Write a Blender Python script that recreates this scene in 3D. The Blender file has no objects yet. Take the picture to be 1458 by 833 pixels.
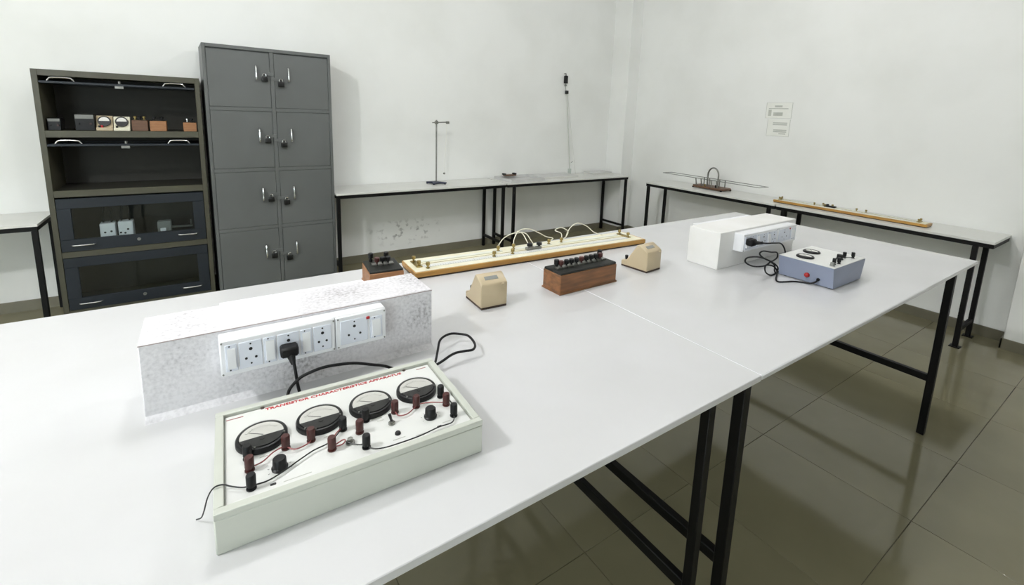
import bpy, bmesh, math, random
from mathutils import Matrix, Vector
random.seed(7)
scene = bpy.context.scene
COL = scene.collection

# ------------------------------------------------------------------ camera
cam_d = bpy.data.cameras.new('camera')
cam = bpy.data.objects.new('camera', cam_d)
COL.objects.link(cam)
cam_d.sensor_fit = 'HORIZONTAL'
cam_d.sensor_width = 36.0
cam_d.lens = 663.047 / 1458.0 * 36.0
cam_d.shift_x = -(741.549 - 729.0) / 1458.0
cam_d.shift_y = (279.051 - 416.5) / 1458.0
cam_d.clip_start = 0.02
rt = Vector((0.82639, -0.562017, 0.034872))
up = Vector((0.067655, 0.160579, 0.984702))
fw = Vector((0.559019, 0.811388, -0.170724))
cam.matrix_world = Matrix(((rt.x, up.x, -fw.x, 0.0), (rt.y, up.y, -fw.y, 0.0),
                           (rt.z, up.z, -fw.z, 1.5403), (0, 0, 0, 1)))
scene.camera = cam

# ------------------------------------------------------------------ world, lamps, exposure
world = bpy.data.worlds.new('world')
scene.world = world
world.use_nodes = True
world.node_tree.nodes['Background'].inputs[0].default_value = (0.85, 0.92, 1.0, 1)
world.node_tree.nodes['Background'].inputs[1].default_value = 17.0

def ceiling_bulb(loc, power, radius=0.11, col=(1, 1, 1)):
    d = bpy.data.lights.new('ceiling_bulb', 'POINT')
    d.shadow_soft_size = radius
    d.energy = power
    d.color = col
    o = bpy.data.objects.new('ceiling_bulb', d)
    COL.objects.link(o)
    o.location = loc
    return o

# LED bulbs hanging just below the ceiling
ceiling_bulb((-1.86, 1.07, 3.30), 190, col=(0.98, 0.985, 1))
ceiling_bulb((2.50, 1.75, 3.30), 56, col=(0.985, 0.985, 1))
ceiling_bulb((0.40, 1.90, 3.30), 46, col=(0.985, 0.985, 1))

# frontal fill enters by an unseen window added behind the photographer; the portal only guides sampling through the opening
pd = bpy.data.lights.new('unseen_window_fill', 'AREA')
pd.shape = 'RECTANGLE'; pd.size = 1.6; pd.size_y = 1.25
pd.cycles.is_portal = True
po = bpy.data.objects.new('unseen_window_fill', pd)
COL.objects.link(po)
po.location = (-2.80, -2.08, 1.475)
po.rotation_euler = (math.radians(90), 0, 0)

vs = scene.view_settings
vs.view_transform = 'Standard'
vs.look = 'None'
vs.exposure = -0.17
vs.gamma = 1.0
vs.use_curve_mapping = False

# ------------------------------------------------------------------ materials
def lin(c):
    out = []
    for v in c[:3]:
        v = v / 255.0
        out.append(v / 12.92 if v <= 0.04045 else ((v + 0.055) / 1.055) ** 2.4)
    return (out[0], out[1], out[2], 1.0)

MATS = {}
def mat(name, rgb, rough=0.5, metal=0.0, rgb2=None, scale=8.0, detail=4.0, lo=0.35, hi=0.7,
        bump=0.0, bscale=60.0, stretch=None, coat=0.0, spec=0.5):
    m = bpy.data.materials.new(name)
    m.use_nodes = True
    nt = m.node_tree
    b = nt.nodes['Principled BSDF']
    b.inputs['Base Color'].default_value = lin(rgb)
    b.inputs['Roughness'].default_value = rough
    b.inputs['Metallic'].default_value = metal
    b.inputs['Coat Weight'].default_value = coat
    b.inputs['Specular IOR Level'].default_value = spec
    tc = nt.nodes.new('ShaderNodeTexCoord')
    src = tc.outputs['Object']
    if stretch:
        mp = nt.nodes.new('ShaderNodeMapping')
        mp.inputs['Scale'].default_value = stretch
        nt.links.new(src, mp.inputs['Vector'])
        src = mp.outputs['Vector']
    if rgb2 is None:
        rgb2 = tuple(max(0, c * 0.93) for c in rgb)
    nz = nt.nodes.new('ShaderNodeTexNoise')
    nz.inputs['Scale'].default_value = scale
    nz.inputs['Detail'].default_value = detail
    nt.links.new(src, nz.inputs['Vector'])
    rp = nt.nodes.new('ShaderNodeValToRGB')
    rp.color_ramp.elements[0].position = lo
    rp.color_ramp.elements[1].position = hi
    rp.color_ramp.elements[0].color = lin(rgb)
    rp.color_ramp.elements[1].color = lin(rgb2)
    nt.links.new(nz.outputs['Fac'], rp.inputs['Fac'])
    nt.links.new(rp.outputs['Color'], b.inputs['Base Color'])
    if bump > 0:
        n2 = nt.nodes.new('ShaderNodeTexNoise')
        n2.inputs['Scale'].default_value = bscale
        n2.inputs['Detail'].default_value = 5
        nt.links.new(src, n2.inputs['Vector'])
        bp = nt.nodes.new('ShaderNodeBump')
        bp.inputs['Strength'].default_value = bump
        bp.inputs['Distance'].default_value = 0.004
        nt.links.new(n2.outputs['Fac'], bp.inputs['Height'])
        nt.links.new(bp.outputs['Normal'], b.inputs['Normal'])
    MATS[name] = m
    return m

mat('wall_paint', (243, 244, 241), 0.75, rgb2=(235, 236, 232), scale=1.6, detail=6, lo=0.4, hi=0.75, bump=0.12, bscale=26)
mat('ceiling_paint', (238, 238, 236), 0.8)
mat('tile', (134, 129, 104), 0.1, rgb2=(124, 119, 95), scale=2.2, detail=6, bump=0.015, bscale=12)
mat('grout', (104, 99, 82), 0.7)
mat('skirting', (122, 118, 100), 0.3, rgb2=(110, 106, 90), scale=3)
mat('laminate', (210, 210, 211), 0.2, rgb2=(204, 204, 204), scale=3.0, detail=5, bump=0.02, bscale=20)
mat('bench_laminate', (226, 226, 221), 0.28, rgb2=(218, 218, 212), scale=3.0)
mat('black_steel', (7, 7, 8), 0.5, rgb2=(12, 11, 11), scale=20, spec=0.25)
mat('locker_grey', (98, 101, 100), 0.42, rgb2=(92, 95, 93), scale=2.5, bump=0.03, bscale=30)
mat('olive_steel', (74, 73, 58), 0.45, rgb2=(67, 65, 52), scale=5)
mat('olive_shaded', (40, 39, 31), 0.6, rgb2=(35, 34, 27), scale=5)  # the cabinet olive with the interior's shade put into the colour
mat('navy_steel', (15, 25, 35), 0.5, rgb2=(12, 21, 30), scale=6)
mat('chrome', (225, 225, 225), 0.16, 1.0)
mat('dull_steel', (150, 150, 146), 0.38, 1.0, rgb2=(128, 128, 122), scale=30)
mat('brass', (168, 150, 96), 0.35, 1.0, rgb2=(140, 124, 80), scale=30)
mat('padlock_black', (16, 17, 17), 0.3)
mat('white_plastic', (238, 239, 241), 0.28, rgb2=(233, 234, 237), scale=6)
mat('switch_plastic', (226, 230, 240), 0.25, rgb2=(222, 226, 236), scale=6)
mat('grey_plate', (214, 214, 212), 0.35)
mat('hole_black', (10, 10, 12), 0.6)
mat('red_plastic', (170, 26, 30), 0.3)
mat('maroon_plastic', (62, 28, 26), 0.35, rgb2=(74, 32, 28), scale=40)
mat('black_plastic', (11, 12, 14), 0.42, rgb2=(17, 17, 19), scale=30, spec=0.35)
mat('rubber', (10, 9, 11), 0.55, spec=0.3)
mat('case_putty', (198, 201, 191), 0.4, rgb2=(193, 196, 186), scale=5)
mat('panel_white', (225, 226, 223), 0.3, rgb2=(221, 222, 218), scale=5)
mat('dial_white', (222, 221, 214), 0.35, rgb2=(214, 213, 206), scale=20)
mat('ink_red', (176, 30, 34), 0.6)
mat('ink_grey', (132, 134, 130), 0.6)
mat('ink_pale', (196, 198, 190), 0.7)
mat('wire_red', (150, 84, 84), 0.45)
mat('wire_black', (26, 28, 27), 0.45)
mat('wire_white', (232, 228, 208), 0.5)
mat('box_white', (236, 235, 233), 0.5, rgb2=(228, 227, 223), scale=6, bump=0.05, bscale=40)
mat('wood_honey', (186, 142, 70), 0.4, rgb2=(158, 114, 50), scale=5, detail=6, lo=0.35, hi=0.7, stretch=(1, 8, 8))
mat('wood_red', (136, 90, 52), 0.4, rgb2=(92, 60, 32), scale=6, detail=6, stretch=(1.5, 6, 14))
mat('wood_tan', (164, 116, 76), 0.45, rgb2=(138, 94, 58), scale=7, detail=6, stretch=(2, 5, 10))
mat('wood_dark', (112, 80, 58), 0.45, rgb2=(84, 58, 42), scale=7, detail=6, stretch=(2, 5, 10))
mat('ebonite', (20, 21, 20), 0.5, rgb2=(36, 38, 33), scale=14, spec=0.3)
mat('ivory', (236, 233, 212), 0.4, rgb2=(228, 222, 192), scale=6, detail=6, stretch=(1, 9, 9))
mat('beige_paint', (190, 174, 144), 0.4, rgb2=(182, 165, 135), scale=6)
mat('dark_base', (66, 50, 40), 0.6)
mat('blue_paint', (132, 140, 160), 0.36, rgb2=(126, 133, 152), scale=6)
mat('stand_blue', (52, 56, 78), 0.45)
mat('paper', (242, 243, 237), 0.8, rgb2=(238, 239, 232), scale=9)
mat('cream_panel', (222, 214, 186), 0.4)
mat('tube_pale', (206, 208, 200), 0.3)
mat('scuff_brown', (168, 154, 150), 0.7)
mat('strip_white', (232, 233, 222), 0.35, rgb2=(222, 224, 208), scale=9)

# painted masonry of the plug box with grey scuffs
def worn_box_material():
    m = bpy.data.materials.new('worn_paint')
    m.use_nodes = True
    nt = m.node_tree
    b = nt.nodes['Principled BSDF']
    b.inputs['Roughness'].default_value = 0.6
    tc = nt.nodes.new('ShaderNodeTexCoord')
    fine = nt.nodes.new('ShaderNodeTexNoise'); fine.inputs['Scale'].default_value = 130; fine.inputs['Detail'].default_value = 7
    big = nt.nodes.new('ShaderNodeTexNoise'); big.inputs['Scale'].default_value = 5.5; big.inputs['Detail'].default_value = 3
    nt.links.new(tc.outputs['Object'], fine.inputs['Vector'])
    nt.links.new(tc.outputs['Object'], big.inputs['Vector'])
    mul = nt.nodes.new('ShaderNodeMath'); mul.operation = 'MULTIPLY'
    nt.links.new(fine.outputs['Fac'], mul.inputs[0]); nt.links.new(big.outputs['Fac'], mul.inputs[1])
    r = nt.nodes.new('ShaderNodeValToRGB')
    e = r.color_ramp.elements
    e[0].position = 0.19; e[0].color = lin((229, 227, 230))
    e[1].position = 0.50; e[1].color = lin((158, 155, 157))
    x = e.new(0.32); x.color = lin((213, 211, 214))
    nt.links.new(mul.outputs[0], r.inputs['Fac'])
    nt.links.new(r.outputs['Color'], b.inputs['Base Color'])
    bp = nt.nodes.new('ShaderNodeBump'); bp.inputs['Strength'].default_value = 0.12; bp.inputs['Distance'].default_value = 0.003
    nt.links.new(fine.outputs['Fac'], bp.inputs['Height']); nt.links.new(bp.outputs['Normal'], b.inputs['Normal'])
    MATS['worn_paint'] = m
worn_box_material()

# back wall paint: same paint with a patch of old scuffs low on the wall
def back_wall_material():
    m = MATS['wall_paint'].copy(); m.name = 'wall_paint_scuffed'
    nt = m.node_tree
    b = nt.nodes['Principled BSDF']
    old = b.inputs['Base Color'].links[0].from_socket
    tc = nt.nodes.new('ShaderNodeTexCoord')
    def blob(cx, cz, rx, rz):
        mp = nt.nodes.new('ShaderNodeMapping'); mp.vector_type = 'POINT'
        mp.inputs['Location'].default_value = (-cx / rx, 0, -cz / rz)
        mp.inputs['Scale'].default_value = (1 / rx, 0, 1 / rz)
        nt.links.new(tc.outputs['Object'], mp.inputs['Vector'])
        g = nt.nodes.new('ShaderNodeTexGradient'); g.gradient_type = 'SPHERICAL'
        nt.links.new(mp.outputs['Vector'], g.inputs['Vector'])
        return g.outputs['Fac']
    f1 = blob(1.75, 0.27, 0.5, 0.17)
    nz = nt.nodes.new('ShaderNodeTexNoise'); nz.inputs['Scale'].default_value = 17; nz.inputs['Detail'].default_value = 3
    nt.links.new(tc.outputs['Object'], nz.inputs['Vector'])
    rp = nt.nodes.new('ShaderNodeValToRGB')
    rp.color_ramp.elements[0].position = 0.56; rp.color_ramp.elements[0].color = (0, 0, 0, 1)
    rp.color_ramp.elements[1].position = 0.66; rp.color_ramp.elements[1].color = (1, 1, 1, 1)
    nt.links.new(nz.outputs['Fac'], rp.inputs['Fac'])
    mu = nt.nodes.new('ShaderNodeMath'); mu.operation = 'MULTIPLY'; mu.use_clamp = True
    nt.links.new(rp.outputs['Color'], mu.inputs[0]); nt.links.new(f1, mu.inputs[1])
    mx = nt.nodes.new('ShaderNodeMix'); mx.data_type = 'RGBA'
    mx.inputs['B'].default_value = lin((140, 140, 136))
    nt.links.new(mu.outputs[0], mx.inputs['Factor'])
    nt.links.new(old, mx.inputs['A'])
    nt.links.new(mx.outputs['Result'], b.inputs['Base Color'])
    MATS['wall_paint_scuffed'] = m
back_wall_material()

def glass_material(name, tint, rough=0.03, alpha=0.22):
    m = bpy.data.materials.new(name)
    m.use_nodes = True
    nt = m.node_tree
    nt.nodes.clear()
    out = nt.nodes.new('ShaderNodeOutputMaterial')
    tr = nt.nodes.new('ShaderNodeBsdfTransparent'); tr.inputs['Color'].default_value = lin(tint)
    gl = nt.nodes.new('ShaderNodeBsdfGlossy'); gl.inputs['Roughness'].default_value = rough
    lw = nt.nodes.new('ShaderNodeLayerWeight'); lw.inputs['Blend'].default_value = 0.5
    pw = nt.nodes.new('ShaderNodeMath'); pw.operation = 'POWER'; pw.inputs[1].default_value = 5.0
    nt.links.new(lw.outputs['Facing'], pw.inputs[0])
    fr = nt.nodes.new('ShaderNodeMath'); fr.operation = 'MULTIPLY_ADD'; fr.inputs[1].default_value = 0.96; fr.inputs[2].default_value = 0.035
    nt.links.new(pw.outputs[0], fr.inputs[0])
    mx = nt.nodes.new('ShaderNodeMixShader')
    nt.links.new(fr.outputs[0], mx.inputs[0]); nt.links.new(tr.outputs[0], mx.inputs[1]); nt.links.new(gl.outputs[0], mx.inputs[2])
    nt.links.new(mx.outputs[0], out.inputs['Surface'])
    MATS[name] = m
glass_material('pane_glass', (238, 242, 242))
glass_material('clear_glass', (238, 242, 240))
glass_material('meter_glass', (252, 252, 252))

# ------------------------------------------------------------------ mesh builder
class MB:
    def __init__(self):
        self.bm = bmesh.new()
        self.mats = []
    def mi(self, m):
        if m not in self.mats:
            self.mats.append(m)
        return self.mats.index(m)
    def _append(self, t, m, mtx=None):
        i = self.mi(m)
        mp = {}
        for v in t.verts:
            co = mtx @ v.co if mtx else v.co
            mp[v] = self.bm.verts.new(co)
        for f in t.faces:
            try:
                nf = self.bm.faces.new([mp[v] for v in f.verts])
                nf.material_index = i
            except ValueError:
                pass
        t.free()
    def box(self, x0, x1, y0, y1, z0, z1, m, bev=0.0, seg=1, mtx=None):
        t = bmesh.new()
        bmesh.ops.create_cube(t, size=1.0)
        for v in t.verts:
            v.co = Vector((x0 + (v.co.x + .5) * (x1 - x0), y0 + (v.co.y + .5) * (y1 - y0), z0 + (v.co.z + .5) * (z1 - z0)))
        if bev > 0:
            bmesh.ops.bevel(t, geom=list(t.edges), offset=bev, segments=seg, affect='EDGES', profile=0.5)
        self._append(t, m, mtx)
        return self
    def cyl(self, p0, p1, r, m, n=14, r2=None, cap=True):
        p0 = Vector(p0); p1 = Vector(p1)
        r2 = r if r2 is None else r2
        d = (p1 - p0).normalized()
        a = d.orthogonal().normalized(); b = d.cross(a)
        i = self.mi(m)
        A = []; B = []
        for k in range(n):
            t = 2 * math.pi * k / n
            o = a * math.cos(t) + b * math.sin(t)
            A.append(self.bm.verts.new(p0 + o * r)); B.append(self.bm.verts.new(p1 + o * r2))
        for k in range(n):
            f = self.bm.faces.new((A[k], A[(k + 1) % n], B[(k + 1) % n], B[k])); f.material_index = i
        if cap:
            f = self.bm.faces.new(A[::-1]); f.material_index = i
            f = self.bm.faces.new(B); f.material_index = i
        return self
    def tube(self, pts, r, m, n=7, sub=5, closed=False):
        P = smooth(pts, sub, closed) if sub > 1 else [Vector(q) for q in pts]
        i = self.mi(m)
        rings = []
        prev = None
        N = len(P)
        for k in range(N):
            if closed:
                d = (P[(k + 1) % N] - P[k - 1]).normalized()
            else:
                d = (P[min(k + 1, N - 1)] - P[max(k - 1, 0)]).normalized()
            if prev is None:
                a = d.orthogonal().normalized()
            else:
                a = (prev - d * prev.dot(d))
                a = a.normalized() if a.length > 1e-6 else d.orthogonal().normalized()
            prev = a
            b = d.cross(a)
            rings.append([self.bm.verts.new(P[k] + (a * math.cos(2 * math.pi * j / n) + b * math.sin(2 * math.pi * j / n)) * r) for j in range(n)])
        rng = N if closed else N - 1
        for k in range(rng):
            A = rings[k]; B = rings[(k + 1) % N]
            for j in range(n):
                f = self.bm.faces.new((A[j], A[(j + 1) % n], B[(j + 1) % n], B[j])); f.material_index = i
        if not closed:
            f = self.bm.faces.new(rings[0][::-1]); f.material_index = i
            f = self.bm.faces.new(rings[-1]); f.material_index = i
        return self
    def prism(self, poly, a, b, m, axis='Y', bev=0.0):
        """poly: 2-D outline; extruded from a to b along axis. axis Y: poly=(x,z); X: poly=(y,z); Z: poly=(x,y)"""
        t = bmesh.new()
        def P(q, s):
            if axis == 'Y': return Vector((q[0], s, q[1]))
            if axis == 'X': return Vector((s, q[0], q[1]))
            return Vector((q[0], q[1], s))
        A = [t.verts.new(P(q, a)) for q in poly]; B = [t.verts.new(P(q, b)) for q in poly]
        n = len(poly)
        for k in range(n):
            t.faces.new((A[k], A[(k + 1) % n], B[(k + 1) % n], B[k]))
        t.faces.new(A[::-1]); t.faces.new(B)
        bmesh.ops.recalc_face_normals(t, faces=list(t.faces))
        if bev > 0:
            bmesh.ops.bevel(t, geom=list(t.edges), offset=bev, segments=1, affect='EDGES', profile=0.5)
        self._append(t, m)
        return self
    def lathe(self, prof, c, m, n=24, axis='Z', mats=None):
        """prof: list of (r, h) from base up."""
        c = Vector(c)
        i = self.mi(m)
        rings = []
        for r, h in prof:
            ring = []
            for k in range(n):
                t = 2 * math.pi * k / n
                if axis == 'Z': v = Vector((r * math.cos(t), r * math.sin(t), h))
                elif axis == 'Y': v = Vector((r * math.cos(t), h, r * math.sin(t)))
                else: v = Vector((h, r * math.cos(t), r * math.sin(t)))
                ring.append(self.bm.verts.new(c + v))
            rings.append(ring)
        for q in range(len(rings) - 1):
            A, B = rings[q], rings[q + 1]
            ii = self.mi(mats[q]) if mats else i
            for k in range(n):
                f = self.bm.faces.new((A[k], A[(k + 1) % n], B[(k + 1) % n], B[k])); f.material_index = ii
        f = self.bm.faces.new(rings[0][::-1]); f.material_index = i
        f = self.bm.faces.new(rings[-1]); f.material_index = self.mi(mats[-1]) if mats else i
        return self
    def build(self, name, parent=None, smooth_ang=38, loc=None):
        bmesh.ops.recalc_face_normals(self.bm, faces=list(self.bm.faces))
        me = bpy.data.meshes.new(name)
        self.bm.to_mesh(me); self.bm.free()
        for m in self.mats:
            me.materials.append(MATS[m])
        me.polygons.foreach_set('use_smooth', [True] * len(me.polygons))
        me.set_sharp_from_angle(angle=math.radians(smooth_ang))
        o = bpy.data.objects.new(name, me)
        COL.objects.link(o)
        if parent: o.parent = parent
        if loc: o.location = loc
        return o

def smooth(pts, sub=5, closed=False):
    P = [Vector(q) for q in pts]
    n = len(P); out = []
    segs = n if closed else n - 1
    for i in range(segs):
        if closed:
            p0, p1, p2, p3 = P[(i - 1) % n], P[i], P[(i + 1) % n], P[(i + 2) % n]
        else:
            p0, p1, p2, p3 = P[max(i - 1, 0)], P[i], P[i + 1], P[min(i + 2, n - 1)]
        for k in range(sub):
            t = k / sub
            out.append(0.5 * ((2 * p1) + (p2 - p0) * t + (2 * p0 - 5 * p1 + 4 * p2 - p3) * t * t + (3 * p1 - p0 - 3 * p2 + p3) * t ** 3))
    if not closed: out.append(P[-1])
    return out

def tag(o, label=None, cat=None, group=None, kind=None):
    if label: o['label'] = label
    if cat: o['category'] = cat
    if group: o['group'] = group
    if kind: o['kind'] = kind
    return o

def thing(name, loc, label, cat, rz=0.0, group=None):
    o = bpy.data.objects.new(name, None)
    COL.objects.link(o)
    o.location = loc
    o.rotation_euler = (0, 0, rz)
    o.empty_display_size = 0.1
    return tag(o, label, cat, group)

def copy_part(o, parent, loc=None, rot=None):
    c = o.copy()
    COL.objects.link(c)
    c.parent = parent
    if loc is not None: c.location = loc
    if rot is not None: c.rotation_euler = rot
    for ch in o.children:
        copy_part(ch, c)
    return c

def text_mesh(txt, size, m, parent, loc, rot=(0, 0, 0), name='lettering', width=None):
    cu = bpy.data.curves.new('tmp_text', 'FONT')
    cu.body = txt; cu.size = size; cu.extrude = 0.0003; cu.offset = size * 0.03
    cu.resolution_u = 2
    to = bpy.data.objects.new('tmp_text', cu)
    COL.objects.link(to)
    bpy.context.view_layer.update()
    dg = bpy.context.evaluated_depsgraph_get()
    me = bpy.data.meshes.new_from_object(to.evaluated_get(dg))
    bpy.data.objects.remove(to); bpy.data.curves.remove(cu)
    me.name = name
    if width:
        xs = [v.co.x for v in me.vertices]
        s = width / (max(xs) - min(xs))
        for v in me.vertices: v.co.x *= s
    me.materials.clear(); me.materials.append(MATS[m])
    o = bpy.data.objects.new(name, me); COL.objects.link(o)
    o.parent = parent; o.location = loc; o.rotation_euler = rot
    return o

# ------------------------------------------------------------------ room
XL, XR, YF, YB, ZC = -3.9, 4.85, -2.0, 4.689, 3.50
def struct(o): return tag(o, kind='structure')

fl = struct(MB().box(XL - .15, XR + .15, YF - .15, YB + .15, -.12, -.004, 'grout').build('floor'))
gx = [2.84 + .6 * k for k in range(-13, 5)]
gy = [.424 + .6 * k for k in range(-5, 8)]
tile_proto = MB().box(-.2991, .2991, -.2991, .2991, -.010, 0, 'tile', 0.0008).build('tile', fl)
first = True
def lim(a, b, lo, hi): return max(a, lo), min(b, hi)
for x in gx:
    for y in gy:
        x0, x1 = lim(x, x + .6, XL, XR); y0, y1 = lim(y, y + .6, YF, YB)
        if x1 - x0 < .02 or y1 - y0 < .02: continue
        if first: t = tile_proto; first = False
        else:
            t = tile_proto.copy(); COL.objects.link(t); t.parent = fl
        t.location = ((x0 + x1) / 2, (y0 + y1) / 2, 0)
        t.scale = ((x1 - x0) / .6, (y1 - y0) / .6, 1)

struct(MB().box(XL - .15, XR + .15, YB, YB + .15, -.12, ZC, 'wall_paint_scuffed').build('wall_back'))
struct(MB().box(XR, XR + .15, YF - .15, YB, -.12, ZC, 'wall_paint').build('wall_right'))
struct(MB().box(XL - .15, XL, YF - .15, YB, -.12, ZC, 'wall_paint').build('wall_left'))
WX0, WX1, WZ0, WZ1 = -3.6, -2.0, .85, 2.10
struct(MB().box(XL, WX0, YF - .15, YF, -.12, ZC, 'wall_paint').box(WX1, XR, YF - .15, YF, -.12, ZC, 'wall_paint')
       .box(WX0, WX1, YF - .15, YF, -.12, WZ0, 'wall_paint').box(WX0, WX1, YF - .15, YF, WZ1, ZC, 'wall_paint').build('wall_front'))
wf = MB()
for q in ((WX0, WX0 + .05, WZ0, WZ1), (WX1 - .05, WX1, WZ0, WZ1), (WX0 + .05, WX1 - .05, WZ0, WZ0 + .05), (WX0 + .05, WX1 - .05, WZ1 - .05, WZ1),
          (-2.82, -2.78, WZ0 + .05, WZ1 - .05)):
    wf.box(q[0], q[1], YF - .10, YF - .04, q[2], q[3], 'white_plastic', .002)
wn = struct(wf.build('unseen_window_1'))  # unseen window, added to let in frontal fill
for a, b_ in ((WX0 + .05, -2.82), (-2.78, WX1 - .05)):
    MB().box(a, b_, YF - .073, YF - .069, WZ0 + .05, WZ1 - .05, 'clear_glass').build('pane', wn)
struct(MB().box(XL - .15, XR + .15, YF - .15, YB + .15, ZC, ZC + .12, 'ceiling_paint').build('ceiling'))
# corner column and wall pier
struct(MB().box(4.652, XR + .01, 4.387, YB + .01, -.005, ZC + .005, 'wall_paint', .004).build('trim_1'))
struct(MB().box(4.69, XR + .01, -.15, .607, -.005, ZC + .005, 'wall_paint', .004).build('trim_2'))
struct(MB().box(XL, 4.652, YB - .012, YB + .01, -.004, .078, 'skirting', .002)
       .box(4.640, 4.652, 4.375, YB, -.004, .078, 'skirting', .002).box(4.640, XR, 4.375, 4.387, -.004, .078, 'skirting', .002).build('baseboard_back'))
struct(MB().box(XR - .012, XR + .01, .607, 4.387, -.004, .078, 'skirting', .002)
       .box(XR - .012, XR + .01, YF, -.15, -.004, .078, 'skirting', .002)
       .box(4.678, 4.69, -.162, .619, -.004, .078, 'skirting', .002).box(4.678, XR, .607, .619, -.004, .078, 'skirting', .002).build('baseboard_right'))
struct(MB().box(XL - .01, XL + .012, YF, YB, -.004, .078, 'skirting', .002).build('baseboard_left'))

# ------------------------------------------------------------------ main lab tables
TT = .914
def leg_part(t, x, y, z1, s=.030, name='leg', foot=True):
    b = MB().box(x - s / 2, x + s / 2, y - s / 2, y + s / 2, 0.0, z1, 'black_steel', .002)
    o = b.build(name, t)
    return o

def lab_table(x0, x1, y0, y1, legs_x, label, sizes, bev=.0015):
    ox, oy = (x0 + x1) / 2, (y0 + y1) / 2
    t = thing('lab_table', (ox, oy, 0), label, 'table')
    MB().box(x0 - ox, x1 - ox, y0 - oy, y1 - oy, TT - .016, TT, 'laminate', bev).build('tabletop', t)
    zi = TT - .016
    yf, yr = y0 + .055 - oy, y1 - .055 - oy
    for (lx, s) in zip(legs_x, sizes):
        for y in (yf, yr):
            leg_part(t, lx - ox, y, zi, s)
        MB().box(lx - ox - s / 2 + .002, lx - ox + s / 2 - .002, yf + s / 2, yr - s / 2, .287, .287 + .034, 'black_steel', .002).build('stretcher', t)
        MB().box(lx - ox - s / 2 + .002, lx - ox + s / 2 - .002, yf + s / 2, yr - s / 2, zi - .03, zi, 'black_steel', .002).build('cross_rail', t)
    for y in (yf, yr):
        MB().box(legs_x[0] + sizes[0] / 2 - ox, legs_x[1] - sizes[1] / 2 - ox, y - .012, y + .012, zi - .03, zi, 'black_steel', .002).build('top_rail', t)
    return t
lab_table(-.86, 1.1299, .539, 1.818, (-.72, 1.000), 'white-topped black-legged lab table in the foreground carrying the four-meter apparatus', (.026, .026))
lab_table(1.1319, 3.110, .539, 1.818, (1.152, 2.960), 'white-topped black-legged lab table at the far right end carrying the blue instrument', (.031, .031), .003)

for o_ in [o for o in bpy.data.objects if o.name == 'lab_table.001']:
    MB().box(1.1300 - 2.12095, 1.1335 - 2.12095, .5405 - 1.1785, 1.8165 - 1.1785, TT - .004, TT - .0001, 'white_plastic').build('joint_highlight', o_)  # added white strip, paints the bright edge highlight along the joint

# ------------------------------------------------------------------ wall benches
BT = .803
def bench(x0, x1, y0, y1, label, front, legs, ends, low=.12, plates=False, BT=BT):
    """front: side of the open edge ('-Y' or '-X'); legs: list of (x,y); ends: pairs of leg indices joined near the floor"""
    ox, oy = (x0 + x1) / 2, (y0 + y1) / 2
    t = thing('wall_bench', (ox, oy, 0), label, 'bench')
    MB().box(x0 - ox, x1 - ox, y0 - oy, y1 - oy, BT - .018, BT, 'bench_laminate', .0015).build('tabletop', t)
    zi = BT - .018; h = .03; e = .004
    for (a0, a1, b0, b1) in ((x0 + e, x1 - e, y0 + e, y0 + e + .025), (x0 + e, x1 - e, y1 - e - .025, y1 - e),
                             (x0 + e, x0 + e + .025, y0 + .029, y1 - .029), (x1 - e - .025, x1 - e, y0 + .029, y1 - .029)):
        MB().box(a0 - ox, a1 - ox, b0 - oy, b1 - oy, zi - h, zi, 'black_steel', .0015).build('frame_rail', t)
    L = []
    for (x, y) in legs:
        lo = leg_part(t, x - ox, y - oy, zi - h, .03)
        if plates:
            MB().box(x - ox - .03, x - ox + .03, y - oy - .03, y - oy + .03, 0, .006, 'black_steel', .001).build('foot_plate', lo)
    for i, j in ends:
        (xa, ya), (xb, yb) = legs[i], legs[j]
        if abs(xa - xb) < .01:
            MB().box(xa - ox - .012, xa - ox + .012, min(ya, yb) - oy + .015, max(ya, yb) - oy - .015, low, low + .025, 'black_steel', .001).build('stretcher', t)
        else:
            MB().box(min(xa, xb) - ox + .015, max(xa, xb) - ox - .015, ya - oy - .012, ya - oy + .012, low, low + .025, 'black_steel', .001).build('stretcher', t)
    return t
bench(.948, 2.715, 4.226, 4.684, 'white wall bench beside the grey locker, carrying the pendulum stand', '-Y',
      [(.966, 4.243), (.966, 4.655), (2.690, 4.243), (2.690, 4.655)], [(0, 1), (2, 3)])
bench(2.735, 4.632, 4.226, 4.684, 'white wall bench in the back corner below the slim hanging tube', '-Y',
      [(2.832, 4.243), (2.832, 4.655), (4.600, 4.243), (4.600, 4.655)], [(0, 1), (2, 3)])
bench(-2.75, -.925, 4.226, 4.684, 'white wall bench at the left edge, beside the olive cabinet', '-Y',
      [(-2.72, 4.243), (-2.72, 4.655), (-.945, 4.243), (-.945, 4.655)], [(0, 1)], low=.05, BT=.728)
bench(4.392, 4.846, 2.185, 3.732, 'white bench along the right wall carrying the coil with long arms', '-X',
      [(4.41, 3.700), (4.73, 3.700), (4.41, 2.245), (4.73, 2.245)], [(0, 1), (2, 3)], plates=True)
bench(4.392, 4.846, .700, 2.175, 'white bench nearest along the right wall, under the long wooden bridge board', '-X',
      [(4.41, 2.110), (4.73, 2.110), (4.41, .796), (4.73, .796)], [(0, 1), (2, 3)], plates=True)

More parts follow.
